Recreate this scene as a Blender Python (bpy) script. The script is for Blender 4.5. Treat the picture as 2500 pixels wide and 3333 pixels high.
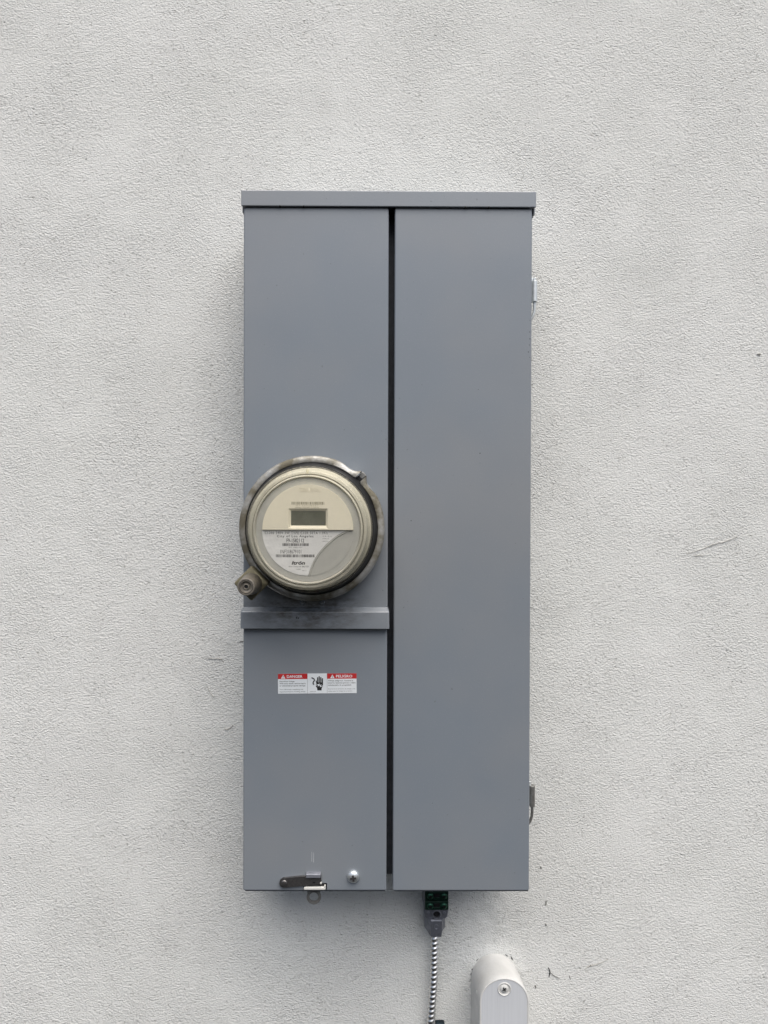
import bpy, bmesh, math, random
import numpy as np
from mathutils import Vector, Matrix, noise as mnoise

# ------------------------------------------------------------------ scene
for o in list(bpy.data.objects):
    bpy.data.objects.remove(o)
scene = bpy.context.scene
C = scene.collection
random.seed(4)
R = math.radians
ZO = 1.5                      # height of the middle of the meter panel, metres

# camera: a phone held square to the wall, one metre away
cam_d = bpy.data.cameras.new('camera')
cam = bpy.data.objects.new('camera', cam_d)
C.objects.link(cam)
cam_d.sensor_fit = 'HORIZONTAL'
cam_d.sensor_width = 36.0
cam_d.lens = 36.0 * 2214.0 / 2500.0
cam_d.clip_start = 0.01
cam_d.clip_end = 100.0
cr = Vector((0.99998, -0.00505, 0.00307)).normalized()
cb = Vector((-0.00507, -0.99996, 0.00744)).normalized()
cu = cb.cross(cr).normalized()
cr = cu.cross(cb)
cam.matrix_world = Matrix(((cr.x, cu.x, cb.x, -0.00874),
                           (cr.y, cu.y, cb.y, -0.9976),
                           (cr.z, cu.z, cb.z, ZO + 0.05676),
                           (0, 0, 0, 1)))
scene.camera = cam
scene.render.resolution_x = 768
scene.render.resolution_y = 1024

# overcast daylight
SUN_EL, SUN_AZ = R(66), R(160)          # azimuth clockwise from +Y
world = bpy.data.worlds.new('World')
scene.world = world
world.use_nodes = True
wn = world.node_tree
wn.nodes.clear()
sky = wn.nodes.new('ShaderNodeTexSky')
sky.sky_type = 'NISHITA'
sky.sun_disc = False
sky.sun_elevation = SUN_EL
sky.sun_rotation = SUN_AZ
sky.air_density = 1.0
sky.dust_density = 6.0
sky.ozone_density = 1.0
bg = wn.nodes.new('ShaderNodeBackground')
bg.inputs['Strength'].default_value = 0.05
wo = wn.nodes.new('ShaderNodeOutputWorld')
wn.links.new(sky.outputs['Color'], bg.inputs['Color'])
wn.links.new(bg.outputs['Background'], wo.inputs['Surface'])

sun_d = bpy.data.lights.new('sun', 'SUN')
sun_d.energy = 1.4
sun_d.angle = R(72)
sun_d.color = (1.0, 0.99, 0.96)
sun = bpy.data.objects.new('sun', sun_d)
C.objects.link(sun)
sdir = Vector((math.sin(SUN_AZ) * math.cos(SUN_EL), math.cos(SUN_AZ) * math.cos(SUN_EL), math.sin(SUN_EL)))
sun.rotation_euler = sdir.to_track_quat('Z', 'Y').to_euler()
sun.location = (0.5, -2.5, 4.5)

vs = scene.view_settings
vs.view_transform = 'Standard'
vs.look = 'None'
vs.exposure = 1.43
vs.gamma = 1.0
vs.use_curve_mapping = False

# ------------------------------------------------------------------ materials
def nt_new(name):
    m = bpy.data.materials.new(name)
    m.use_nodes = True
    return m, m.node_tree, m.node_tree.nodes['Principled BSDF']

def nd(t, kind, **kw):
    n = t.nodes.new(kind)
    for k, v in kw.items():
        if k.startswith('i_'):
            n.inputs[k[2:].replace('_', ' ')].default_value = v
        else:
            setattr(n, k, v)
    return n

def ramp(t, src, a, b, ca=(0, 0, 0, 1), cb_=(1, 1, 1, 1)):
    r = t.nodes.new('ShaderNodeValToRGB')
    r.color_ramp.elements[0].position = a
    r.color_ramp.elements[1].position = b
    r.color_ramp.elements[0].color = ca
    r.color_ramp.elements[1].color = cb_
    t.links.new(src, r.inputs['Fac'])
    return r

def mixc(t, fac, a, b, mode='MIX'):
    m = t.nodes.new('ShaderNodeMix')
    m.data_type = 'RGBA'
    m.blend_type = mode
    for sock, v in ((m.inputs['Factor'], fac), (m.inputs['A'], a), (m.inputs['B'], b)):
        pass
    fs, as_, bs = m.inputs[0], m.inputs[6], m.inputs[7]
    for sock, v in ((fs, fac), (as_, a), (bs, b)):
        if hasattr(v, 'links'):
            t.links.new(v, sock)
        elif isinstance(v, (int, float)):
            sock.default_value = v
        else:
            sock.default_value = (*v[:3], 1)
    return m.outputs[2]

def mathn(t, op, a, b=None, clamp=False):
    m = t.nodes.new('ShaderNodeMath')
    m.operation = op
    m.use_clamp = clamp
    for i, v in enumerate((a, b)):
        if v is None:
            continue
        if hasattr(v, 'links'):
            t.links.new(v, m.inputs[i])
        else:
            m.inputs[i].default_value = v
    return m.outputs[0]

def objco(t, scale=(1, 1, 1)):
    tc = t.nodes.new('ShaderNodeTexCoord')
    mp = t.nodes.new('ShaderNodeMapping')
    mp.inputs['Scale'].default_value = scale
    t.links.new(tc.outputs['Object'], mp.inputs['Vector'])
    return mp.outputs['Vector']

def noise_n(t, vec, scale, detail=2.0, rough=0.5, dist=0.0):
    n = nd(t, 'ShaderNodeTexNoise', i_Scale=scale, i_Detail=detail, i_Roughness=rough, i_Distortion=dist)
    t.links.new(vec, n.inputs['Vector'])
    return n.outputs['Fac']

def bump(t, h, dist, strength=1.0, prev=None):
    b = nd(t, 'ShaderNodeBump', i_Distance=dist, i_Strength=strength)
    t.links.new(h, b.inputs['Height'])
    if prev is not None:
        t.links.new(prev, b.inputs['Normal'])
    return b.outputs['Normal']

def plain(name, c1, c2=None, rough=0.5, metal=0.0, scale=120.0, lo=0.4, hi=0.65, bscale=0.0, bdist=0.0003,
          rough2=None, stretch=(1, 1, 1), spec=0.5):
    """a principled material whose colour wanders between c1 and c2, with optional fine relief"""
    m, t, p = nt_new(name)
    p.inputs['Metallic'].default_value = metal
    p.inputs['Roughness'].default_value = rough
    p.inputs['Specular IOR Level'].default_value = spec
    v = objco(t, stretch)
    if c2 is None:
        p.inputs['Base Color'].default_value = (*c1, 1)
    else:
        f = ramp(t, noise_n(t, v, scale, 5.0, 0.6), lo, hi).outputs['Color']
        t.links.new(mixc(t, f, c1, c2), p.inputs['Base Color'])
        if rough2 is not None:
            rr = nd(t, 'ShaderNodeMapRange', i_To_Min=rough, i_To_Max=rough2)
            t.links.new(f, rr.inputs['Value'])
            t.links.new(rr.outputs['Result'], p.inputs['Roughness'])
    if bscale:
        t.links.new(bump(t, noise_n(t, v, bscale, 3.0, 0.6), bdist), p.inputs['Normal'])
    return m

M = {}

def make_wall_material():
    m, t, p = nt_new('stucco')
    v = objco(t)
    # the float's sweep bends the grain: warp the coordinates with a slow noise
    wv = nd(t, 'ShaderNodeTexNoise', i_Scale=5.0, i_Detail=1.0)
    t.links.new(v, wv.inputs['Vector'])
    ws = nd(t, 'ShaderNodeVectorMath', operation='SCALE')
    ws.inputs['Scale'].default_value = 0.014
    t.links.new(wv.outputs['Color'], ws.inputs[0])
    wa = nd(t, 'ShaderNodeVectorMath', operation='ADD')
    t.links.new(v, wa.inputs[0])
    t.links.new(ws.outputs['Vector'], wa.inputs[1])
    st = t.nodes.new('ShaderNodeMapping')
    st.inputs['Scale'].default_value = (0.88, 1.0, 1.1)
    t.links.new(wa.outputs['Vector'], st.inputs['Vector'])
    g = st.outputs['Vector']
    grain = noise_n(t, g, 420.0, 3.0, 0.6, 0.2)
    fine = noise_n(t, v, 620.0, 2.0, 0.6)
    patch = ramp(t, noise_n(t, v, 9.0, 3.0, 0.6), 0.36, 0.66, (0.58, 0.58, 0.58, 1), (1, 1, 1, 1)).outputs['Color']
    pits = ramp(t, noise_n(t, g, 380.0, 2.0, 0.5), 0.62, 0.74).outputs['Color']
    swell = noise_n(t, v, 26.0, 3.0, 0.55, 0.8)
    h = mathn(t, 'MULTIPLY', ramp(t, grain, 0.32, 0.68).outputs['Color'], patch)
    h = mathn(t, 'ADD', h, mathn(t, 'MULTIPLY', fine, 0.35))
    h = mathn(t, 'SUBTRACT', h, mathn(t, 'MULTIPLY', mathn(t, 'MULTIPLY', pits, patch), 1.2))
    n1 = bump(t, swell, 0.0008, 0.5)
    n2 = bump(t, h, 0.00115, 1.0, n1)
    t.links.new(n2, p.inputs['Normal'])
    tone = noise_n(t, v, 3.2, 4.0, 0.6)
    col = mixc(t, ramp(t, tone, 0.35, 0.7).outputs['Color'], (0.725, 0.735, 0.712), (0.76, 0.768, 0.75))
    col = mixc(t, mathn(t, 'MULTIPLY', pits, 0.5), col, (0.40, 0.40, 0.37))
    t.links.new(col, p.inputs['Base Color'])
    p.inputs['Roughness'].default_value = 0.92
    p.inputs['Specular IOR Level'].default_value = 0.2
    return m

def make_paint(grime=None):
    """grey baked enamel on sheet steel; grime = (x, z, radius_x, radius_z) of a soot patch in object metres"""
    m, t, p = nt_new('grey_enamel' if grime is None else 'grey_enamel_sooty')
    v = objco(t)
    c = mixc(t, ramp(t, noise_n(t, v, 4.0, 3.0, 0.6), 0.38, 0.66).outputs['Color'], (0.196, 0.224, 0.256), (0.228, 0.244, 0.262))
    fleck = ramp(t, noise_n(t, v, 900.0, 1.0, 0.5), 0.66, 0.78).outputs['Color']
    c = mixc(t, mathn(t, 'MULTIPLY', fleck, 0.35), c, (0.36, 0.38, 0.40))
    spots = ramp(t, noise_n(t, v, 170.0, 2.0, 0.4), 0.735, 0.76).outputs['Color']
    c = mixc(t, mathn(t, 'MULTIPLY', spots, 0.45), c, (0.10, 0.105, 0.11))
    # pale rub marks that run down the sheet
    tall = objco(t, (60.0, 60.0, 2.5))
    rub = ramp(t, noise_n(t, tall, 1.0, 4.0, 0.7), 0.70, 0.80).outputs['Color']
    c = mixc(t, mathn(t, 'MULTIPLY', rub, 0.14), c, (0.40, 0.42, 0.43))
    r = 0.33
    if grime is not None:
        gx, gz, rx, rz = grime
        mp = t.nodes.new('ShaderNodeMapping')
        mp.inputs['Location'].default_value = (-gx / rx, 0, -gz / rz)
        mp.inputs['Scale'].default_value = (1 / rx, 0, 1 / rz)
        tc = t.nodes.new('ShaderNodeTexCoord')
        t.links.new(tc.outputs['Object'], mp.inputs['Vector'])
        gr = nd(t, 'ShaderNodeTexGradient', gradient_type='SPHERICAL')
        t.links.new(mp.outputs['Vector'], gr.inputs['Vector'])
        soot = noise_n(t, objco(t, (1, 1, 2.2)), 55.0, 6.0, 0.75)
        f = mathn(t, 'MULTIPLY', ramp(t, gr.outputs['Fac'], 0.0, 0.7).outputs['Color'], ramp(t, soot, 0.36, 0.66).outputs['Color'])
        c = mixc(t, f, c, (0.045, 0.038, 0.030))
    t.links.new(c, p.inputs['Base Color'])
    p.inputs['Roughness'].default_value = r
    p.inputs['Specular IOR Level'].default_value = 0.85
    peel = noise_n(t, v, 420.0, 2.0, 0.5)
    wave = noise_n(t, v, 6.0, 1.0, 0.5)
    t.links.new(bump(t, peel, 0.00006, 1.0, bump(t, wave, 0.004, 0.35)), p.inputs['Normal'])
    return m

def make_clear(name, tint, haze, haze_col, rough):
    """thin moulded plastic: mostly see-through, a Fresnel sheen, some weathered haze"""
    m = bpy.data.materials.new(name)
    m.use_nodes = True
    t = m.node_tree
    t.nodes.clear()
    out = t.nodes.new('ShaderNodeOutputMaterial')
    tr = nd(t, 'ShaderNodeBsdfTransparent')
    tr.inputs['Color'].default_value = (*tint, 1)
    d1 = nd(t, 'ShaderNodeBsdfDiffuse')
    d1.inputs['Color'].default_value = (*haze_col, 1)
    d2 = nd(t, 'ShaderNodeBsdfTranslucent')
    d2.inputs['Color'].default_value = (*haze_col, 1)
    df = nd(t, 'ShaderNodeMixShader')
    df.inputs[0].default_value = 0.5
    t.links.new(d1.outputs[0], df.inputs[1])
    t.links.new(d2.outputs[0], df.inputs[2])
    gl = nd(t, 'ShaderNodeBsdfGlossy')
    gl.inputs['Roughness'].default_value = rough
    v = objco(t)
    dust = ramp(t, noise_n(t, v, 140.0, 6.0, 0.7), 0.3, 0.8).outputs['Color']
    m1 = t.nodes.new('ShaderNodeMixShader')
    t.links.new(mathn(t, 'MULTIPLY', mathn(t, 'ADD', dust, 0.35), haze, True), m1.inputs[0])
    t.links.new(tr.outputs[0], m1.inputs[1])
    t.links.new(df.outputs[0], m1.inputs[2])
    fr = nd(t, 'ShaderNodeFresnel', i_IOR=1.45)
    m2 = t.nodes.new('ShaderNodeMixShader')
    t.links.new(mathn(t, 'MULTIPLY', fr.outputs[0], 0.4), m2.inputs[0])
    t.links.new(m1.outputs[0], m2.inputs[1])
    t.links.new(gl.outputs[0], m2.inputs[2])
    t.links.new(m2.outputs[0], out.inputs['Surface'])
    return m

M['wall'] = make_wall_material()
M['paint'] = make_paint()
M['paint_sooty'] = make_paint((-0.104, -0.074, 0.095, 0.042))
M['wear_and_shade'] = plain('dark_wear_and_shade', (0.03, 0.034, 0.042), (0.045, 0.05, 0.06), 0.6, bscale=60, bdist=0.0006)  # chips and specks, plus shade coloured into the gap and bottom edges
M['zinc'] = plain('weathered_zinc', (0.50, 0.50, 0.485), (0.17, 0.155, 0.115), 0.38, 0.55, 24, 0.36, 0.58, 260, 0.0004, 0.75)
M['lock_brass'] = plain('dull_brass', (0.25, 0.225, 0.145), (0.16, 0.145, 0.10), 0.55, 0.55, 130, 0.38, 0.7, 300, 0.0003, 0.75)
M['lock_barrel'] = plain('dull_nickel', (0.27, 0.245, 0.205), (0.17, 0.155, 0.135), 0.42, 0.6, 150, 0.4, 0.7, 300, 0.0002, 0.6)
M['galv'] = plain('bright_galvanised', (0.80, 0.79, 0.77), (0.66, 0.65, 0.62), 0.28, 1.0, 80, 0.4, 0.7, 300, 0.0001, 0.35)
M['hinge'] = plain('hinge_zinc', (0.74, 0.78, 0.79), (0.58, 0.61, 0.63), 0.32, 0.5, 140, 0.45, 0.7)
M['steel'] = plain('dull_steel', (0.17, 0.165, 0.165), (0.10, 0.097, 0.095), 0.42, 0.85, 200, 0.4, 0.7, 400, 0.0001, 0.6)
M['bare'] = plain('bare_steel', (0.30, 0.30, 0.29), (0.21, 0.205, 0.19), 0.42, 0.6, 200, 0.4, 0.7)
M['chrome'] = plain('plated_screw', (0.66, 0.70, 0.72), None, 0.3, 0.75)
M['pale'] = plain('pale_zinc_edge', (0.62, 0.62, 0.59), None, 0.5, 0.1)
M['black'] = plain('black_void', (0.004, 0.004, 0.005), None, 0.6)
M['rubber'] = plain('black_phenolic', (0.006, 0.006, 0.007), (0.016, 0.017, 0.019), 0.42, 0, 90, 0.4, 0.75, 200, 0.0001, 0.5)
M['die'] = plain('die_cast_zinc', (0.23, 0.24, 0.275), (0.17, 0.18, 0.205), 0.45, 0.6, 110, 0.4, 0.7, 500, 0.0002, 0.6)
M['green'] = plain('green_plating', (0.010, 0.034, 0.024), (0.014, 0.045, 0.03), 0.42, 0.35, 300, 0.4, 0.7)
M['green_screw'] = plain('green_screw_plating', (0.03, 0.10, 0.065), (0.05, 0.15, 0.10), 0.28, 0.75, 300, 0.4, 0.7)
M['blue_zinc'] = plain('blue_black_zinc', (0.035, 0.055, 0.07), (0.02, 0.03, 0.04), 0.3, 0.8, 300)
M['cream'] = plain('aged_cream_plastic', (0.87, 0.82, 0.665), (0.885, 0.835, 0.685), 0.5, 0, 30)
M['cream_house'] = plain('aged_cream_housing', (0.56, 0.545, 0.485), (0.48, 0.465, 0.405), 0.55, 0, 30)
M['dial_grey'] = plain('grey_dial_plastic', (0.47, 0.47, 0.44), (0.50, 0.50, 0.465), 0.55, 0, 60)
M['paper'] = plain('nameplate_sheet', (0.80, 0.805, 0.80), (0.85, 0.855, 0.85), 0.35, 0, 60, bscale=70, bdist=0.0012)
M['lcd'] = plain('lcd_glass', (0.14, 0.145, 0.115), (0.165, 0.17, 0.135), 0.25, 0, 90)
M['ink'] = plain('black_ink', (0.018, 0.018, 0.018), None, 0.5)
M['ink_soft'] = plain('grey_ink', (0.11, 0.11, 0.105), None, 0.5)
M['ink_tan'] = plain('faded_ink', (0.30, 0.275, 0.19), None, 0.5)
M['ink_tan2'] = plain('very_faded_ink', (0.46, 0.425, 0.31), None, 0.5)
M['sticker'] = plain('white_vinyl', (0.70, 0.74, 0.76), (0.74, 0.77, 0.79), 0.4, 0, 40)
M['red'] = plain('red_print', (0.46, 0.022, 0.026), (0.50, 0.035, 0.035), 0.42, 0, 60)
M['lb_body'] = plain('painted_casting', (0.65, 0.65, 0.635), (0.57, 0.57, 0.55), 0.5, 0, 45, 0.35, 0.7, 160, 0.0004)
M['lb_cover'] = plain('brushed_white_paint', (0.60, 0.62, 0.645), (0.56, 0.58, 0.605), 0.42, 0, 9.0, 0.35, 0.7, 14, 0.00015, stretch=(40, 40, 1))
M['clear'] = make_clear('clear_polycarbonate', (0.995, 0.99, 0.975), 0.025, (0.7, 0.69, 0.64), 0.08)
M['clear_rim'] = make_clear('yellowed_polycarbonate', (0.985, 0.975, 0.92), 0.20, (0.80, 0.76, 0.63), 0.10)
M['mark'] = plain('dark_fleck', (0.15, 0.145, 0.13), None, 0.9)
M['mark_soft'] = plain('pale_dirt_fleck', (0.40, 0.39, 0.36), None, 0.9)
M['crack'] = plain('crack_shadow', (0.02, 0.02, 0.02), None, 0.9)

# ------------------------------------------------------------------ mesh helpers (all lengths in millimetres)
# x to the right and z up from the middle of the panel, o outwards from the wall
class MB:
    def __init__(self):
        self.v, self.f = [], []
    def add(self, vs_, fs_):
        k = len(self.v)
        self.v += [tuple(q) for q in vs_]
        self.f += [[k + i for i in f] for f in fs_]
        return self
    def box(self, x0, x1, o0, o1, z0, z1):
        p = [(x, o, z) for x in (x0, x1) for o in (o0, o1) for z in (z0, z1)]
        return self.add(p, [(0, 1, 3, 2), (4, 6, 7, 5), (0, 4, 5, 1), (2, 3, 7, 6), (0, 2, 6, 4), (1, 5, 7, 3)])
    def loft(self, rings, cap=True, closed_ring=True):
        n = len(rings[0])
        vs_ = [q for r in rings for q in r]
        fs_ = []
        for i in range(len(rings) - 1):
            for j in range(n if closed_ring else n - 1):
                a, b = i * n + j, i * n + (j + 1) % n
                fs_.append((a, b, b + n, a + n))
        if cap:
            fs_.append(tuple(range(n - 1, -1, -1)))
            fs_.append(tuple((len(rings) - 1) * n + j for j in range(n)))
        return self.add(vs_, fs_)
    def lathe(self, cx, cz, prof, seg=64, cap=True):
        """revolve (radius, o) pairs about an axis that leaves the wall at (cx, cz)"""
        rings = [[(cx + r * math.cos(2 * math.pi * j / seg), o, cz + r * math.sin(2 * math.pi * j / seg)) for j in range(seg)] for r, o in prof]
        return self.loft(rings, cap)
    def prism(self, poly, o0, o1):
        return self.loft([[(x, o0, z) for x, z in poly], [(x, o1, z) for x, z in poly]])
    def tube(self, pts, rad, seg=10):
        pts = [Vector(q) for q in pts]
        rings = []
        for i, q in enumerate(pts):
            d = (pts[min(i + 1, len(pts) - 1)] - pts[max(i - 1, 0)]).normalized()
            a = d.cross(Vector((0, 1, 0)))
            if a.length < 1e-4:
                a = d.cross(Vector((1, 0, 0)))
            a.normalize()
            b = d.cross(a)
            r = rad[i] if isinstance(rad, (list, tuple)) else rad
            rings.append([q + a * r * math.cos(2 * math.pi * j / seg) + b * r * math.sin(2 * math.pi * j / seg) for j in range(seg)])
        return self.loft(rings)

ORG = [0.0, 0.0, 0.0]         # x, o, z of the current thing's origin

def finish(name, me, mat, parent, bevel=0.0, seg=3, smooth=True, angle=35, loc=None, weighted=False):
    bm = bmesh.new()
    bm.from_mesh(me)
    bmesh.ops.recalc_face_normals(bm, faces=bm.faces)
    bm.to_mesh(me)
    bm.free()
    me.materials.clear()
    me.materials.append(M[mat])
    if smooth:
        me.polygons.foreach_set('use_smooth', [True] * len(me.polygons))
        me.set_sharp_from_angle(angle=R(angle))
    ob = bpy.data.objects.new(name, me)
    C.objects.link(ob)
    if parent is not None:
        ob.parent = parent
    if loc is not None:
        ob.location = loc
    if bevel:
        b = ob.modifiers.new('edge', 'BEVEL')
        b.width = bevel * 0.001
        b.segments = seg
        b.limit_method = 'ANGLE'
        b.angle_limit = R(40)
        b.harden_normals = True
    if weighted:
        w = ob.modifiers.new('shade', 'WEIGHTED_NORMAL')
        w.keep_sharp = True
        w.weight = 100
    return ob

def part(name, mb, mat, parent, **kw):
    me = bpy.data.meshes.new(name)
    me.from_pydata([((x - ORG[0]) * .001, -(o - ORG[1]) * .001, (z - ORG[2]) * .001) for x, o, z in mb.v], [], mb.f)
    return finish(name, me, mat, parent, **kw)

def flat(name, loops, o0, o1, mat, parent, **kw):
    """a plate of any outline, holes allowed: filled 2D curve given thickness"""
    cu_ = bpy.data.curves.new(name, 'CURVE')
    cu_.dimensions = '2D'
    cu_.fill_mode = 'BOTH'
    for lp in loops:
        s = cu_.splines.new('POLY')
        s.points.add(len(lp) - 1)
        for q, (x, z) in zip(s.points, lp):
            q.co = (x, z, 0, 1)
        s.use_cyclic_u = True
    cu_.extrude = (o1 - o0) / 2
    tmp = bpy.data.objects.new('tmp', cu_)
    me = bpy.data.meshes.new_from_object(tmp)
    bpy.data.objects.remove(tmp)
    bpy.data.curves.remove(cu_)
    mid = (o0 + o1) / 2
    for v in me.vertices:
        x, z, o = v.co
        v.co = ((x - ORG[0]) * .001, -(mid + o - ORG[1]) * .001, (z - ORG[2]) * .001)
    bm = bmesh.new()
    bm.from_mesh(me)
    bmesh.ops.remove_doubles(bm, verts=bm.verts, dist=1e-6)
    bm.to_mesh(me)
    bm.free()
    return finish(name, me, mat, parent, **kw)

def letters(body, x0, x1, zb, h, o, mat, parent, bold=0.0, name='lettering', thick=0.04, mono=False, shear=0.0):
    """flat printed line fitted between x0 and x1 on baseline zb with capital height h"""
    fc = bpy.data.curves.new('t', 'FONT')
    fc.body = body
    fc.size = 1.0
    fc.offset = bold
    fc.resolution_u = 2
    fc.extrude = 0.0
    fc.shear = shear
    if mono:
        fc.space_character = 1.25
    tmp = bpy.data.objects.new('t', fc)
    me = bpy.data.meshes.new_from_object(tmp)
    bpy.data.objects.remove(tmp)
    bpy.data.curves.remove(fc)
    xs = [v.co.x for v in me.vertices]
    a, b = min(xs), max(xs)
    sx, sz = (x1 - x0) / (b - a), h / 0.69
    for v in me.vertices:
        v.co = ((x0 + (v.co.x - a) * sx - ORG[0]) * .001, -(o + thick - ORG[1]) * .001, (zb + v.co.y * sz - ORG[2]) * .001)
    return finish(name, me, mat, parent, smooth=False)

def thing(name, label, cat, x, z, o=0.0):
    e = bpy.data.objects.new(name, None)
    e.empty_display_size = 0.05
    e.location = (x * .001, -o * .001, ZO + z * .001)
    e['label'] = label
    e['category'] = cat
    C.objects.link(e)
    ORG[:] = [x, o, z]
    return e

def circ(cx, cz, r, a0=0.0, a1=360.0, n=48):
    full = abs(a1 - a0) >= 359.99
    m = n if full else n - 1
    return [(cx + r * math.cos(R(a0 + (a1 - a0) * i / m)), cz + r * math.sin(R(a0 + (a1 - a0) * i / m))) for i in range(n)]

def rrect(x0, x1, z0, z1, r, n=6):
    out = []
    for cx, cz, a in ((x1 - r, z1 - r, 0), (x0 + r, z1 - r, 90), (x0 + r, z0 + r, 180), (x1 - r, z0 + r, 270)):
        out += [(cx + r * math.cos(R(a + 90 * i / n)), cz + r * math.sin(R(a + 90 * i / n))) for i in range(n + 1)]
    return out

def dome_screw(parent, cx, cz, o, r, h, mat, rot=0.0, slot='black', name='screw', rec=0.34):
    """pan-head screw with a cross recess cut as a dark cross sunk into the crown"""
    mb = MB().lathe(cx, cz, [(r, o - 1), (r, o + h * .25)] + [(r * math.cos(R(a)), o + h * (.25 + .75 * math.sin(R(a)))) for a in (15, 30, 45, 60, 75, 86)], 40)
    s = part(name, mb, mat, parent)
    a, w = r * .5, r * rec * .5
    cr_ = [(a, w), (w, w), (w, a), (-w, a), (-w, w), (-a, w), (-a, -w), (-w, -w), (-w, -a), (w, -a), (w, -w), (a, -w)]
    ca, sa = math.cos(R(rot)), math.sin(R(rot))
    part('cross_recess', MB().prism([(cx + x * ca - z * sa, cz + x * sa + z * ca) for x, z in cr_], o + h * .5, o + h * 1.02), slot, s)
    return s

# ------------------------------------------------------------------ the wall
def build_wall():
    ax = np.concatenate([np.linspace(-2600, -720, 24), np.linspace(-700, 700, 281), np.linspace(720, 2600, 24)])
    az = np.concatenate([np.linspace(-1500, -860, 10), np.linspace(-840, 940, 357), np.linspace(960, 1800, 12)])
    nx, nz = len(ax), len(az)
    verts = []
    for z in az:
        for x in ax:
            q = Vector((x / 130.0, z / 130.0, 3.1))
            o = 0.10 * mnoise.fractal(q, 0.8, 2.0, 3) + 0.14 * mnoise.noise(Vector((x / 24.0, z / 19.0, 8.0)))
            # render built up and dragged round the conduit box
            dx, dz = x - 163, z + 636
            d = math.hypot(dx, dz) if dz > 0 else abs(dx)
            o += 2.4 * math.exp(-((d - 38) / 7.0) ** 2) * (0.6 + 0.9 * mnoise.noise(Vector((x / 9.0, z / 9.0, 1.0))))
            d2 = math.hypot((x - 150) / 1.2, z + 555)
            o += 1.7 * math.exp(-(d2 / 48.0) ** 2) * mnoise.noise(Vector((x / 11.0, z / 7.0, 5.0)))
            fade = max(0.0, 1 - max(abs(x) - 640, 0) / 60) * max(0.0, 1 - max(abs(z - 40) - 800, 0) / 60)
            verts.append((x * .001, -o * fade * .001, ZO + z * .001))
    faces = [(j * nx + i, j * nx + i + 1, (j + 1) * nx + i + 1, (j + 1) * nx + i) for j in range(nz - 1) for i in range(nx - 1)]
    me = bpy.data.meshes.new('wall')
    me.from_pydata(verts, [], faces)
    me.materials.append(M['wall'])
    me.polygons.foreach_set('use_smooth', [True] * len(faces))
    w = bpy.data.objects.new('wall', me)
    C.objects.link(w)
    w['kind'] = 'structure'
    w['label'] = 'white painted wall with fine sand-floated stucco texture'
    return w

wall = build_wall()
ORG[:] = [0, 0, -ZO * 1000]

def streak(pts, r, mat, name='dirt_fleck'):
    """thin irregular fibre of dirt stuck to the render"""
    fine = []
    for i in range(len(pts) - 1):
        for k in range(5):
            u = k / 5
            fine.append((pts[i][0] * (1 - u) + pts[i + 1][0] * u + random.uniform(-.4, .4), 0.55, pts[i][1] * (1 - u) + pts[i + 1][1] * u + random.uniform(-.4, .4)))
    fine.append((pts[-1][0], 0.55, pts[-1][1]))
    n = len(fine)
    rad = [r * (0.35 + 0.65 * math.sin(math.pi * (i + .5) / n)) * random.uniform(.6, 1.2) for i in range(n)]
    part(name, MB().tube(fine, rad, 6), mat, wall)

streak([(-265, -166), (-252, -166.5), (-242, -167), (-239.5, -169)], .55, 'mark_soft')
streak([(-262, -207), (-258, -217), (-253, -222.5), (-250, -224)], .45, 'mark_soft')
streak([(-237, -268), (-235, -271), (-229, -269), (-224, -264)], .8, 'mark_soft')
streak([(-215, -141.3), (-208, -141)], .6, 'mark')
streak([(236, -523), (236, -530), (238.5, -522)], .5, 'mark')
streak([(236.6, -557), (237.2, -560)], .9, 'mark')
streak([(241, -622), (243.5, -629), (241.8, -636)], 1.0, 'crack')
streak([(243.5, -629), (249, -634), (258, -639)], .5, 'mark')
streak([(272, -634), (274, -640)], .6, 'mark')
streak([(293, -625), (302, -620), (314, -617), (330, -609)], .55, 'mark_soft')
streak([(301, -620), (304, -619)], .9, 'mark')
streak([(221.5, -648), (222.5, -653)], 1.2, 'mark')
streak([(543, 283), (547.5, 282.5), (546, 280)], 1.3, 'mark_soft')
streak([(441, -11), (462, -5), (480, 3), (500, 8), (518, 15)], .5, 'mark_soft')
streak([(452, -14), (468, -13)], .45, 'mark_soft')
streak([(-6, -468), (-5, -472)], .5, 'crack')
streak([(228, -472), (230, -476)], .6, 'mark')
# open crack where the render has pulled away from the conduit box
streak([(126.5, -640), (127, -626), (131, -615), (137, -609)], 1.1, 'crack', 'crack')
streak([(176, -601.5), (181, -605)], 1.0, 'crack', 'crack')
streak([(185.5, -606.5), (189, -611)], 1.0, 'crack', 'crack')
streak([(146, -603.5), (150, -602)], .7, 'crack', 'crack')
streak([(127, -660), (127.5, -690), (127, -705)], .6, 'mark', 'crack')

# ------------------------------------------------------------------ the meter panel
panel = thing('meter_panel', 'tall grey steel electric meter panel with three covers mounted on the stucco wall', 'meter panel', 0, 0)

# back box, shallower than its covers
part('enclosure', MB().box(-183.5, 183.5, -4, 74, -440, 452), 'paint', panel, bevel=2.0)
part('channel', MB().box(-6, 14, 70, 84, -438, 448), 'wear_and_shade', panel)  # dark colour carries the shade in the gap between the covers

def pan_cover(name, x0, x1, z0, z1, o0, o1, mat, r=4.0):
    rings = []
    for o, inset in ((o0, 0), (o1 - 2.2, 0), (o1 - 1.2, .25), (o1 - .4, .9), (o1, 2.2)):
        rings.append([(x, o, z) for x, z in rrect(x0 + inset, x1 - inset, z0 + inset, z1 - inset, max(r - inset, 1.2))])
    return part(name, MB().loft(rings), mat, panel, angle=60, weighted=True)

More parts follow.
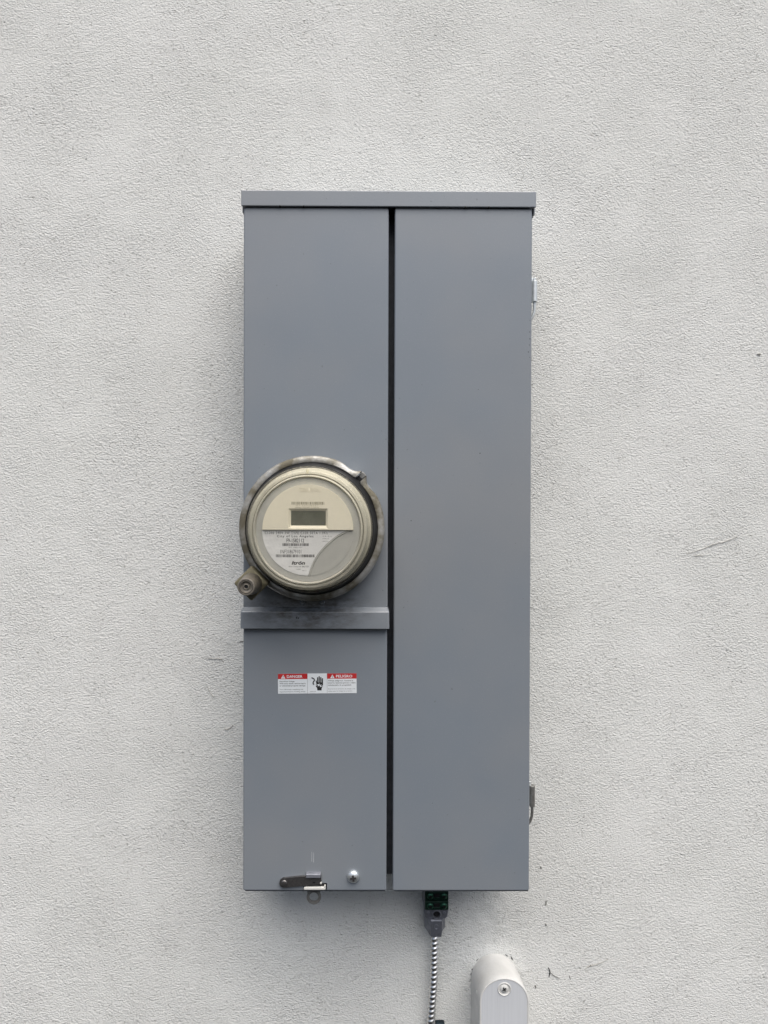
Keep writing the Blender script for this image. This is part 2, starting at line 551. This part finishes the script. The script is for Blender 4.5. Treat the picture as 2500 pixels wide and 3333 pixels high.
upper = pan_cover('upper_cover', -187.5, 0.9, -76, 446, 75, 112, 'paint_sooty', 3.5)
lower = pan_cover('lower_cover', -187.2, 0.4, -445.4, -88, 75, 112, 'paint', 2.4)
right = pan_cover('right_cover', 8.6, 187.4, -445.6, 446, 75, 112, 'paint', 2.4)

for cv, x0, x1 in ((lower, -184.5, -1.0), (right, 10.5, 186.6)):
    part('edge_shade', MB().box(x0, x1, 84, 110.6, -446.6, -444.6), 'wear_and_shade', cv, bevel=.5)  # added dark strip: shade of the rounded bottom edge, put into colour

def skirt_ring(z, x0, x1, o1, r):
    return [(x, o, z) for x, o in [(x0, 85), (x0, o1 - r)] + [(x0 + r * (1 - math.cos(R(a))), o1 - r + r * math.sin(R(a))) for a in (30, 60, 90)]
            + [(x1 - r * (1 - math.cos(R(a))), o1 - r + r * math.sin(R(a))) for a in (90, 60, 30)] + [(x1, o1 - r), (x1, 85)]]
part('drip_skirt', MB().loft([skirt_ring(-73.2, -187.3, 0.7, 111.4, 2), skirt_ring(-74.4, -187.4, 0.8, 112.3, 2.2), skirt_ring(-78.2, -188.8, 2.6, 120.6, 2.6),
                              skirt_ring(-79.8, -189.1, 2.9, 121.4, 2.6), skirt_ring(-100.0, -189.3, 3.1, 121.7, 2.6), skirt_ring(-100.6, -189.2, 3.0, 121.4, 2.4)]),
     'paint_sooty', upper, angle=60, weighted=True)

# rain cap: hollow lid, front and side lips
cap = part('rain_cap', MB().box(-189.9, 191.3, -3, 114.6, 449, 465.9), 'paint', panel, bevel=2.0)
part('front_lip', MB().box(-190.1, 191.5, 112.7, 115.8, 444.8, 465.6), 'paint', cap, bevel=1.3)
for x0, x1 in ((-189.85, -188.4), (190.1, 191.55)):
    part('side_lip', MB().prism([(x0, 460), (x1, 460), (x1, 440), (x0, 440)], -2, 108), 'paint', cap)
for x in (-140, -109.5, 99.5, 130):
    part('lip_notch', MB().box(x - 1.0, x + 1.0, 112.4, 116.0, 444.6, 445.9), 'black', cap)

# collar round the meter opening
CX, CZ = -95.5, 29.2
part('meter_collar', MB().lathe(CX, CZ, [(91, 111), (90.5, 113), (88, 116), (87, 124), (78, 124), (78, 111)], 96), 'paint_sooty', upper)
for x in (-109.9, -84.3):
    part('rivet', MB().lathe(x, -68, [(3.8, 111), (3.6, 113), (2.9, 114.3), (2.3, 114.7), (1.9, 114.2), (0.8, 114.0)], 28), 'paint', upper)

# hinges on the right-hand side of the box
for zt, flip in ((371, 1), (-320.5, 0)):
    h = part('hinge', MB().box(183.4, 200.9, 63, 66, zt - 34, zt) if flip else MB().box(183.4, 199.5, 63, 66, zt - 31, zt), 'hinge', panel, bevel=.6)
    k0, k1 = zt - 33.5, zt - 5
    part('knuckle', MB().loft([[(x, o, z) for x, o in rrect(197.2, 204.4, 60.5, 70.5, 3, 5)] for z in (k0, k1)]), 'hinge' if flip else 'bare', h, bevel=.5)
    part('pin', MB().tube([(200.9, 66.5, k0 + 1), (200.9, 66.5, k0 - 8), (200.2, 66.5, k0 - 15), (198.0, 66.5, k0 - 21), (195.0, 66.5, k0 - 26)], [2.0, 2.0, 1.9, 1.8, 1.4], 14), 'hinge' if flip else 'bare', h)
    if flip:
        part('pin_head', MB().box(199.6, 202.2, 64.5, 68.5, k1 - .5, zt - .6), 'hinge', h, bevel=.4)

# snap latch at the bottom of the lower cover
lever_pl = [(x, z) for x, z in circ(-132.6, -433.2, 6.4, 100, 262, 16)] + [(-103.5, -436.6), (-101.5, -435.6), (-84.2, -434.6), (-84.8, -424.0), (-104.2, -425.8), (-106.6, -424.4), (-112, -424.6)]
latch = flat('latch', [lever_pl], 112.6, 115.4, 'steel', lower, bevel=.35)
part('pivot_rivet', MB().lathe(-132.7, -433.0, [(4.0, 113), (4.0, 116.2), (3.2, 117.2), (1.2, 117.5)], 28), 'steel', latch)
part('stud', MB().lathe(-94, -431.5, [(1.6, 113), (1.6, 116), (.6, 116.4)], 16), 'black', latch)
part('bright_nick', MB().lathe(-84.9, -433.2, [(1.3, 113), (1.3, 116), (.5, 116.3)], 12), 'pale', latch)
part('retaining_tab', MB().loft([[(x, o, z) for o, z in ((111, -419.6), (114.6, -420.2), (117.0, -421.4), (117.6, -425.4), (116.6, -425.6), (116.0, -422.4), (114.0, -421.4), (111, -421.0))]
                                 for x in (-104.2, -85.2)]), 'die', latch, bevel=.5)  # enamelled tab; the zinc material puts its shade into the colour
part('slot', MB().box(-107.6, -77.4, 110.5, 112.5, -443.2, -434.8), 'black', latch)
part('keeper', MB().loft([[(x, o, z) for x, z in rrect(-107.0, -78.8, -441.3, -438.7, 1.2)] for o in (111.5, 117)]), 'pale', latch, bevel=.4)
part('keeper_tip', MB().box(-80.6, -78.9, 111.5, 116.6, -439.5, -436.6), 'pale', latch, bevel=.4)
ringp = [(x, z) for x, z in circ(-95.3, -458.6, 9.5, 150, 390, 30)] + [(-86.0, -443.5), (-104.8, -443.5)]
flat('hasp_ring', [ringp, circ(-95.3, -458.4, 6.0)], 101, 103.4, 'bare', latch, bevel=.4)
dome_screw(lower, -42.8, -425.7, 112.6, 7.9, 5.6, 'chrome', 8, 'steel')

# wear on the covers: chips through the paint and a pale scratch
rw = random.Random(11)
def chip(parent, x, z, r, mat='wear_and_shade', name='paint_chip'):
    poly = [(x + r * rw.uniform(.5, 1.1) * math.cos(R(a)), z + r * rw.uniform(.5, 1.1) * math.sin(R(a))) for a in range(0, 360, 45)]
    part(name, MB().prism(poly, 111.9, 112.08), mat, parent, smooth=False)
for x, z, r in ((120.5, 127, .9), (31, 39, .8), (13.5, 107, .6), (184.6, 285, .8), (185.0, 276, 1.1), (184.2, 268, .7), (183.0, 259, .9), (184.8, 252, .6), (184.9, 300, .6), (60, -330, .5), (118, 210, .5)):
    chip(right, x, z, r)
for x, z, r in ((-166.5, 107, .5), (-5.5, -52, .6), (-118.5, -86.5, .0)):
    if r:
        chip(upper, x, z, r)
for x, z in ((-97.2, -398), (-94.8, -399)):
    part('scratch', MB().prism([(x - .22, z - 9), (x + .22, z - 8.6), (x + .16, z + 4), (x - .1, z + 4.4)], 111.9, 112.06), 'lb_cover', lower, smooth=False)
for x, z, r in ((2 - 118.6, -86.4, .9), (2 - 116.4, -86.9, .8)):
    poly = [(x + r * math.cos(R(a)), z + r * 1.5 * math.sin(R(a))) for a in range(0, 360, 60)]
    part('soot_speck', MB().prism(poly, 121.4, 121.78), 'wear_and_shade', upper, smooth=False)

# ------------------------------------------------------------------ danger label (slightly askew on the lower cover)
LX, LZ = -90.5, -173.6
keep = list(ORG)
ORG[:] = [LX, 112.0, LZ]
sheet = part('warning_label', MB().box(-141.7, -39.3, 112.02, 112.22, -186.6, -160.7), 'sticker', lower, loc=(LX * .001, -.112, LZ * .001))
sheet.rotation_euler = (0, R(-0.55), 0)
sheet['label'] = 'red and white danger sticker with a shocked hand pictogram'
def lx(X): return -141.7 + (X - 138) / 13.83
def lz(Y): return -160.7 - (Y - 124) / 13.83
for x0, x1 in ((-141.7, -103.35), (-77.7, -39.3)):
    part('red_band', MB().box(x0, x1, 112.15, 112.27, -167.6, -160.7), 'red', sheet)
part('white_panel', MB().box(-103.3, -77.75, 112.15, 112.36, -186.6, -160.6), 'sticker', sheet)
for x in (-103.3, -77.72):
    part('divider', MB().box(x - .12, x + .12, 112.2, 112.38, -186.5, -160.7), 'ink_soft', sheet)
for tx in (-134.9, -70.8):
    part('alert_triangle', MB().prism([(tx - 2.8, -166.9), (tx + 2.8, -166.9), (tx, -161.9)], 112.2, 112.31), 'sticker', sheet)
    part('exclamation_mark', MB().prism([(tx - .32, -163.3), (tx + .32, -163.3), (tx + .18, -165.4), (tx - .18, -165.4)], 112.25, 112.36)
         .prism([(tx - .3, -165.7), (tx + .3, -165.7), (tx + .3, -166.3), (tx - .3, -166.3)], 112.25, 112.36), 'ink', sheet)
TO = 112.27
letters('DANGER', lx(298), lx(580), lz(197), 3.3, TO, 'sticker', sheet, .022)
letters('PELIGRO', lx(1184), lx(1478), lz(197), 3.3, TO, 'sticker', sheet, .022)
TO = 112.22
for s, a, b, Y, bold in (('Hazardous Voltage.', 165, 442, 272, .012), ('Will cause death, serious injury', 165, 638, 310, .012), ('or substantial property damage.', 165, 638, 350, .012),
                         ('Turn off power supplying this', 165, 590, 416, 0), ('equipment before working inside.', 165, 634, 456, 0)):
    letters(s, lx(a), lx(b), lz(Y), 1.62 if bold else 1.4, TO, 'ink', sheet, bold)
for s, a, b, Y, bold in (('Voltaje peligroso. Causar\u00e1 la', 1040, 1490, 265, .012), ('muerte, lesiones graves o da\u00f1o', 1040, 1536, 304, .012), ('substancial a la propiedad.', 1040, 1462, 344, .012),
                         ('Desconecte el suministro de energ\u00eda a este', 1040, 1530, 410, 0), ('equipo antes de trabajar en su interior.', 1040, 1476, 450, 0)):
    letters(s, lx(a), lx(b), lz(Y), 1.62 if bold else 1.3, TO, 'ink', sheet, bold)
# pictogram: hand, jagged bolt and a live cable
def capsule(x0, z0, x1, z1, r):
    a = math.degrees(math.atan2(z1 - z0, x1 - x0))
    return circ(x1, z1, r, a - 90, a + 90, 10) + circ(x0, z0, r, a + 90, a + 270, 10)
hand = MB()
lev = 112.40
for k, (xa, ya, xb, yb, r) in enumerate(((853, 300, 853, 200, 11), (881, 300, 881, 182, 11), (910, 300, 910, 198, 11), (938, 300, 938, 218, 11), (850, 345, 826, 256, 9))):
    hand.prism(capsule(lx(xa), lz(ya), lx(xb), lz(yb), r / 13.83), 112.3, lev + .012 * k)
hand.prism([(lx(x), lz(y)) for x, y in ((842, 285), (949, 285), (949, 350), (925, 385), (922, 426), (846, 426), (842, 385), (820, 355), (818, 330))], 112.3, lev + .07)
part('hand_symbol', hand, 'ink', sheet)
part('bolt_symbol', MB().prism([(lx(x), lz(y)) for x, y in ((812, 330), (893, 304), (880, 335), (925, 318), (908, 350), (950, 338), (950, 350), (890, 368), (900, 338), (850, 356), (866, 322), (818, 344))], 112.4, 112.53), 'sticker', sheet)
part('cable_symbol', MB().tube([(lx(x), 112.36, lz(y)) for x, y in ((742, 194), (765, 206), (788, 220), (797, 240), (785, 262), (770, 282), (770, 302), (786, 320))], .75, 8), 'ink', sheet)
part('part_number', MB().box(lx(712), lx(770), 112.3, 112.4, lz(453), lz(447)).box(lx(776), lx(800), 112.3, 112.4, lz(453), lz(447)).box(lx(808), lx(818), 112.3, 112.4, lz(452), lz(444)), 'ink_soft', sheet)
ORG[:] = keep

# ------------------------------------------------------------------ sealing ring with its barrel lock
ring = thing('sealing_ring', 'weathered zinc clamp ring with barrel lock around the round glass meter', 'sealing ring', CX, CZ, 112)
GA = 46.8
sec = [(90.4, 116), (91.6, 116), (92.1, 136), (91.7, 139.0), (90.4, 140.9), (88.6, 141.6), (84.6, 142.4), (83.5, 141.8), (83.2, 140.4), (83.9, 139.8), (86.2, 140.2), (88.6, 139.4), (90.3, 137)]
rings = []
N = 220
for i in range(N + 1):
    u = 2.7 + (360 - 5.4) * i / N
    a = R(GA + u)
    g = min(u, 360 - u)                        # degrees from the joint
    flare = 4.6 * math.exp(-((g - 2.0) / 2.6) ** 2) - 2.4 * math.exp(-((g - 11) / 6.0) ** 2)
    lip = 2.6 * math.exp(-((g - 1.6) / 1.5) ** 2)
    wob = .35 * mnoise.noise(Vector((math.cos(a) * 3, math.sin(a) * 3, 0))) + .18 * mnoise.noise(Vector((math.cos(a) * 12, math.sin(a) * 12, 4)))
    pr = []
    for r, o in sec:
        k = (r - 83.4) / 8.5
        rr = r + wob + flare * k + lip * (1 - k)
        pr.append((CX + rr * math.cos(a), o + .3 * wob, CZ + rr * math.sin(a)))
    rings.append(pr)
band = part('band', MB().loft(rings), 'zinc', ring, angle=40)
ja, jc = R(GA), (91.5)
jx, jz = CX + jc * math.cos(ja), CZ + jc * math.sin(ja)
tx, tz = -math.sin(ja), math.cos(ja)
part('joint_tab', MB().loft([[(jx + math.cos(ja) * r + tx * s, o, jz + math.sin(ja) * r + tz * s) for r, s in ((-7, -3.4), (4.6, -3.8), (5.4, 1.0), (4.2, 3.4), (-7, 3.4))] for o in (118, 134)]), 'bare', ring, bevel=.8)
part('joint_gap', MB().loft([[(jx + math.cos(ja) * r + tx * s, o, jz + math.sin(ja) * r + tz * s) for r, s in ((-9, -3.0), (-2, -3.0), (-2, 3.0), (-9, 3.0))] for o in (126, 135.5)]), 'black', ring)

# lock: a square plate standing on its corner, a tapered barrel with a keyhole
KX, KZ = -167.5, -37.8
pl = []
for o, s in ((146, 15.2), (158.5, 15.6), (161.0, 15.2), (162.0, 14.3)):
    r45 = R(45)
    pl.append([(KX + x * math.cos(r45) - z * math.sin(r45), o, KZ + x * math.sin(r45) + z * math.cos(r45)) for x, z in rrect(-s, s, -s, s, 2.4, 4)])
plate = part('lock_plate', MB().loft(pl), 'lock_brass', ring, angle=50)
part('lock_bracket', MB().loft([[(KX + x * math.cos(R(45)) - z * math.sin(R(45)), o, KZ + x * math.sin(R(45)) + z * math.cos(R(45))) for x, z in ((2, -12.5), (17, -12.5), (17, 12.5), (2, 12.5))] for o in (120, 147)]), 'zinc', ring, bevel=1.0)
BX, BZ = KX + .2, KZ - .3
barrel = part('lock_barrel', MB().lathe(BX, BZ, [(13.4, 161), (13.2, 163), (12.6, 168), (11.2, 185), (10.4, 194), (10.1, 195.0), (9.2, 195.3), (8.4, 195.2), (8.2, 193.6), (7.9, 193.6), (7.7, 195.0), (6.9, 195.0),
                                                  (6.4, 192.8), (4.2, 192.2), (3.6, 194.0), (2.7, 194.2), (2.2, 193.6), (2.1, 186)], 56), 'lock_barrel', ring, angle=45)
part('keyhole', MB().lathe(BX, BZ, [(2.12, 188), (2.12, 192.9)], 24), 'black', barrel)
part('groove', MB().lathe(BX, BZ, [(8.35, 193.0), (8.35, 194.6), (7.85, 194.6), (7.85, 193.0)], 56, cap=False), 'black', barrel)

# ------------------------------------------------------------------ the meter
meter = thing('electric_meter', 'round electric meter with clear domed cover and cream dial above the danger sticker', 'electric meter', CX, CZ, 112)
part('base', MB().lathe(CX, CZ, [(84.5, 118), (84.5, 137), (83.6, 140.5), (80.2, 147.5), (79.0, 156), (78.2, 158.6), (74, 158.7), (70, 158.7), (70, 118)], 128), 'rubber', meter, angle=28)
housing = part('inner_housing', MB().lathe(CX, CZ, [(75.5, 158.9), (75.0, 164.5), (72.2, 165.2), (71.2, 165.8), (70.6, 179.5), (69.8, 181.0), (67.0, 181.4), (66.6, 178), (65.8, 178), (65.4, 186), (63.8, 186.8), (62.6, 184.6), (61.8, 182), (20, 181.5)], 112), 'cream_house', meter, angle=30)
part('dial_plate', MB().lathe(CX, CZ, [(62.6, 181), (62.6, 183.4), (61.8, 184), (10, 184)], 112), 'dial_grey', meter)

DC = (-95.4, 29.2)
DR = 54.2
# cream register cover, upper half, with the display window cut through it
arc = circ(DC[0], DC[1], DR, 0, 180, 60)
win = [(-118.4, 30.9), (-71.7, 30.9), (-71.7, 54.6), (-118.4, 54.6)]
reg = flat('register_cover', [arc, win], 183.8, 187.2, 'cream', meter, bevel=.5)
inn = [(-115.4, 34.4), (-74.3, 34.4), (-74.3, 51.6), (-115.4, 51.6)]
part('window_bevel', MB().loft([[(x, 187.0, z) for x, z in win], [(x, 184.6, z) for x, z in inn]], cap=False), 'cream', reg, smooth=False)
part('display', MB().box(-115.6, -74.1, 184.0, 184.75, 34.2, 51.8), 'lcd', reg)
part('display_mark', MB().prism([(-79.0, 38.2), (-75.6, 38.2), (-76.6, 36.4), (-78.6, 36.2)], 184.6, 184.85), 'ink_soft', reg)
letters('CENTRON', -106.2, -80.5, 75.2, 4.4, 187.2, 'cream', reg, .02, 'raised_lettering', .45)
rb = random.Random(7)
def barcode(x0, x1, z0, z1, o, mat, parent, unit):
    mb = MB()
    x = x0
    while x < x1 - unit:
        w = unit * rb.choice((1, 1, 1, 2, 2, 3))
        mb.box(x, min(x + w, x1), o, o + .05, z0, z1)
        x += w + unit * rb.choice((1, 1, 2))
    part('barcode', mb, mat, parent, smooth=False)
barcode(-114.9, -75.7, 59.3, 62.6, 187.2, 'ink_tan', reg, .34)
letters('07 33328567', -109.2, -82.8, 57.2, 1.9, 187.2, 'ink_tan2', reg, 0, mono=True)
tiny = MB()
x = -110.4
while x < -82:
    w = rb.uniform(.5, 1.1)
    tiny.box(x, x + w, 187.2, 187.26, 55.3, 56.2)
    x += w + rb.choice((.35, .35, .9))
part('fine_print', tiny, 'ink_tan2', reg, smooth=False)

# white nameplate: circular outer edge, sweeping concave cut on its right
sweep = [(-48.8, 28.4), (-54.5, 26.0), (-60.3, 22.9), (-65.4, 19.2), (-70.1, 15.2), (-74.7, 10.9), (-79.0, 6.2), (-82.9, 1.4), (-86.3, -3.6), (-89.0, -8.4), (-91.2, -13.4), (-93.1, -18.2), (-94.7, -24.6)]
lowarc = circ(DC[0], DC[1], 54.8, 269.6, 180.9, 46)
name = flat('nameplate', [sweep + lowarc], 184.0, 184.5, 'paper', meter)
part('ridge', MB().tube([(x + 1.3, 184.5, z - .9) for x, z in [(-44.5, 29.8)] + sweep], .75, 10), 'dial_grey', meter)
flat('lower_panel', [[(-40.9, 28.6)] + [(x + 1.6, z - 1.1) for x, z in [(-44.5, 30.0)] + sweep] + circ(DC[0], DC[1], 54.8, 270.6, 359.2, 40)], 183.9, 184.35, 'dial_grey', meter)
O = 184.5
letters('CL200 240V 3W TYPE C1SR 30TA 1.0Kh', -147.0, -72.0, 23.9, 3.1, O, 'ink_soft', name, .004, mono=True)
letters('City of Los Angeles', -132.4, -88.9, 20.2, 2.7, O, 'ink', name, .012, mono=True)
letters('F9-1582112', -121.0, -99.9, 14.1, 4.5, O, 'ink', name, .012)
barcode(-126.0, -94.4, 9.8, 13.0, O, 'ink', name, .33)
letters('*F9 1582112*', -118.8, -102.2, 7.3, 1.5, O, 'ink_soft', name, .008, mono=True)
letters('1NF318679101', -128.3, -103.4, .8, 4.5, O, 'ink', name, 0)
barcode(-133.6, -87.0, -3.7, -.4, O, 'ink', name, .33)
letters('Itr\u00f3n', -114.9, -98.8, -12.4, 4.0, O, 'ink', name, .035, shear=.22)
letters('WATTHOUR METER', -118.4, -94.3, -15.7, 1.6, O, 'ink_soft', name, .004, mono=True)
letters('USA', -108.9, -104.0, -18.9, 1.6, O, 'ink_soft', name)
letters('9/11', -102.1, -97.5, -20.4, 1.3, O, 'ink_soft', name)
letters('CA 0.5', -77.8, -67.3, 20.6, 1.5, O, 'ink_soft', name, mono=True)
letters('FM2S', -77.7, -70.6, 17.8, 1.5, O, 'ink_soft', name, mono=True)
letters('60Hz', -77.7, -71.0, 14.9, 1.5, O, 'ink_soft', name, mono=True)

# clear cover: stepped rim and flat front
prof = [(77.0, 158.5), (77.2, 166.5), (76.8, 167.6), (75.6, 168.2), (74.2, 168.4), (73.4, 170.0), (72.6, 180.0), (71.6, 187.0), (70.6, 190.0), (69.0, 192.0), (67.6, 192.6), (66.6, 192.2), (65.8, 191.2), (65.0, 191.6), (64.2, 192.0), (63.4, 191.2), (63.2, 190.4)]
cover = part('cover', MB().lathe(CX, CZ, prof, 144, cap=False), 'clear_rim', meter, angle=24)
part('lens', MB().lathe(CX, CZ, [(63.2, 190.4), (50, 190.8), (30, 191.1), (6, 191.2)], 144), 'clear', cover, angle=60)
part('cover_lug', MB().box(CX - 1.6, CX + 1.6, 188, 192.4, CZ + 67, CZ + 72.0), 'clear_rim', cover, bevel=.5)

# ------------------------------------------------------------------ bonding terminal under the panel
bond = thing('bonding_terminal', 'grey metal grounding terminal with green screws hanging under the meter panel', 'grounding terminal', 72.3, -500)
def oct_ring(z, x0, x1, f0, f1, o0, om, o1):
    return [(x0, o0, z), (x0, om, z), (f0, o1, z), (f1, o1, z), (x1, om, z), (x1, o0, z)]
body = part('body', MB().loft([[(x, o, z) for x, o in rrect(a, b, 1, 33, 2, 3)] for a, b, z in ((55.2, 89.8, -446), (55.0, 90.0, -512), (54.7, 89.9, -519), (56.0, 88.6, -526.6), (57.6, 86.6, -529.4))]), 'die', bond, bevel=.8, angle=40)
for zb in (-500.6, -514.6):
    bar = part('terminal_bar', MB().box(56.0, 89.2, 30, 38.0, zb, zb + 12.4), 'green', bond, bevel=1.0)
    part('wire_slot', MB().box(68.8, 76.6, 33, 38.4, zb + 4.8, zb + 9.6), 'black', bar, bevel=.3)
    part('slot_lip', MB().box(68.0, 77.4, 33, 39.2, zb + 2.9, zb + 4.7), 'green', bar, bevel=.4)
    for x in (63.4, 82.8):
        dome_screw(bar, x, zb + 6.2, 38, 4.5, 2.6, 'green_screw', 20 if x < 70 else 35, 'black')
boss = part('boss', MB().lathe(72.6, -521.4, [(6.9, 31), (6.6, 37.4), (5.9, 38.2), (5.0, 38.0), (4.8, 36), (4.8, 31)], 40, cap=False), 'die', bond, angle=40)
part('bore', MB().lathe(72.6, -521.4, [(4.85, 33.5), (4.85, 34.2), (.5, 34.2)], 32), 'black', boss)
part('rivet', MB().lathe(84.0, -521.4, [(2.6, 32), (2.4, 33.8), (1.6, 34.2), (1.2, 33.6)], 24), 'die', bond)
part('rivet', MB().lathe(61.0, -521.8, [(2.6, 32), (2.4, 33.4), (1.6, 33.6)], 24), 'die', bond)
hood = part('cable_hood', MB().loft([oct_ring(-528.8, 56.6, 85.6, 64.6, 80.2, 2, 26, 36.5), oct_ring(-530.4, 56.2, 86.0, 64.5, 80.3, 2, 26, 38), oct_ring(-545.9, 56.0, 85.6, 64.5, 80.0, 2, 26, 38), oct_ring(-553.6, 63.8, 80.2, 64.6, 79.6, 4, 26, 37)]), 'die', bond, bevel=.5, angle=25)
part('cast_ring', MB().lathe(72.2, -538.5, [(3.6, 37.5), (3.5, 38.4), (2.9, 38.6), (2.5, 38.2)], 28), 'die', hood)

# ------------------------------------------------------------------ flexible metal conduit
flex = thing('flexible_conduit', 'thin spiral-wound bright metal conduit running down from the grounding terminal', 'conduit', 72, -552)
path = []
for i in range(1100):
    z = -549 - i * .45
    u = max(0.0, min(1.0, (-610 - z) / 110.0))
    x = 71.8 + 1.0 * math.sin((z + 550) / 40.0) * .5 - 6.2 * u * u * (3 - 2 * u)
    path.append((x, 13.5, z))
rings = []
SEG = 28
PITCH = 7.05
for x, o, z in path:
    rg = []
    for j in range(SEG):
        th = 2 * math.pi * j / SEG
        ph = (-z / PITCH - th / (2 * math.pi)) % 1.0
        r = 4.5 + 1.6 * (.5 - .5 * math.cos(2 * math.pi * ph)) ** .7
        rg.append((x + r * math.cos(th), o + r * math.sin(th), z))
    rings.append(rg)
part('armour', MB().loft(rings), 'galv', flex, angle=70)

# strap that holds the conduit to the wall
strap = thing('conduit_strap', 'dark blue-black zinc strap and bolt fixing the spiral conduit to the wall', 'strap', 80, -700)
arcp = [(66.2 + 7.4 * math.cos(R(a)), 13.5 + 7.4 * math.sin(R(a))) for a in range(180, -1, -15)]
outer = [(58.8, 0)] + arcp + [(73.6, 2.2), (88.5, 2.2)]
inner = [(88.5, .4), (72.4, .4)] + [(66.2 + 6.3 * math.cos(R(a)), 13.5 + 6.3 * math.sin(R(a))) for a in range(0, 181, 15)] + [(59.9, 0)]
part('band', MB().loft([[(x, o, z) for x, o in outer + inner] for z in (-722, -708.5)]), 'blue_zinc', strap, bevel=.3)
part('block', MB().loft([[(x, o, z) for x, z in rrect(73.9, 87.4, -722, -699.2, 1.6)] for o in (0, 9)]), 'blue_zinc', strap, bevel=1.2)
dome_screw(strap, 81.0, -707.0, 9.0, 5.2, 2.8, 'chrome', 10, 'black', 'bolt')

# ------------------------------------------------------------------ painted conduit box at the bottom
lb = thing('conduit_fitting', 'white painted rounded conduit fitting with screwed cover set into the wall', 'conduit box', 163, -636)
SH = 4.2 / 57.0
def lbx(poly, o):
    return [(x + SH * o, o, z + .062 * o) for x, z in poly]
def arch(r, cz=-635.5, zb=-1040, cx=161.2, n=40):
    return circ(cx, cz, r, 0, 180, n) + [(cx - r, zb), (cx + r, zb)]
mb = MB()
mb.loft([lbx(arch(34.6), -6), lbx(arch(34.6), 6), lbx(arch(34.4), 50), lbx(arch(34.0), 53.5), lbx(arch(33.0), 55.2)])
lbbody = part('body', mb, 'lb_body', lb, angle=40)
CVX = 161.2 + SH * 57
hole = circ(CVX, -613.2, 8.2, 0, 360, 40)
cov = flat('cover', [arch(32.6, cz=-632, cx=CVX), hole], 55.2, 57.6, 'lb_cover', lb, bevel=.5)
part('cover_rim', MB().tube([(CVX - 32.9, 56.6, -1038)] + [(x, 56.6, z) for x, z in reversed(circ(CVX, -632, 32.9, 0, 180, 44))] + [(CVX + 32.9, 56.6, -1038)], 1.5, 10), 'lb_body', lb)
part('screw_seat', MB().lathe(CVX, -613.2, [(9.6, 57.2), (9.4, 58.2), (8.6, 58.6), (8.0, 58.0), (7.6, 56.0), (1, 55.6)], 44), 'lb_body', cov, angle=40)
dome_screw(cov, CVX - .2, -612.6, 56.4, 5.9, 3.0, 'lb_body', 30, 'crack')
part('paint_drip', MB().tube([(129.6, 40, -628), (130.0, 40.2, -632), (130.2, 40, -635)], [.5, 1.4, .5], 8), 'lb_body', lbbody)
part('paint_drip', MB().tube([(129.9, 42, -650), (130.0, 42, -653)], [.6, .4], 8), 'lb_body', lbbody)
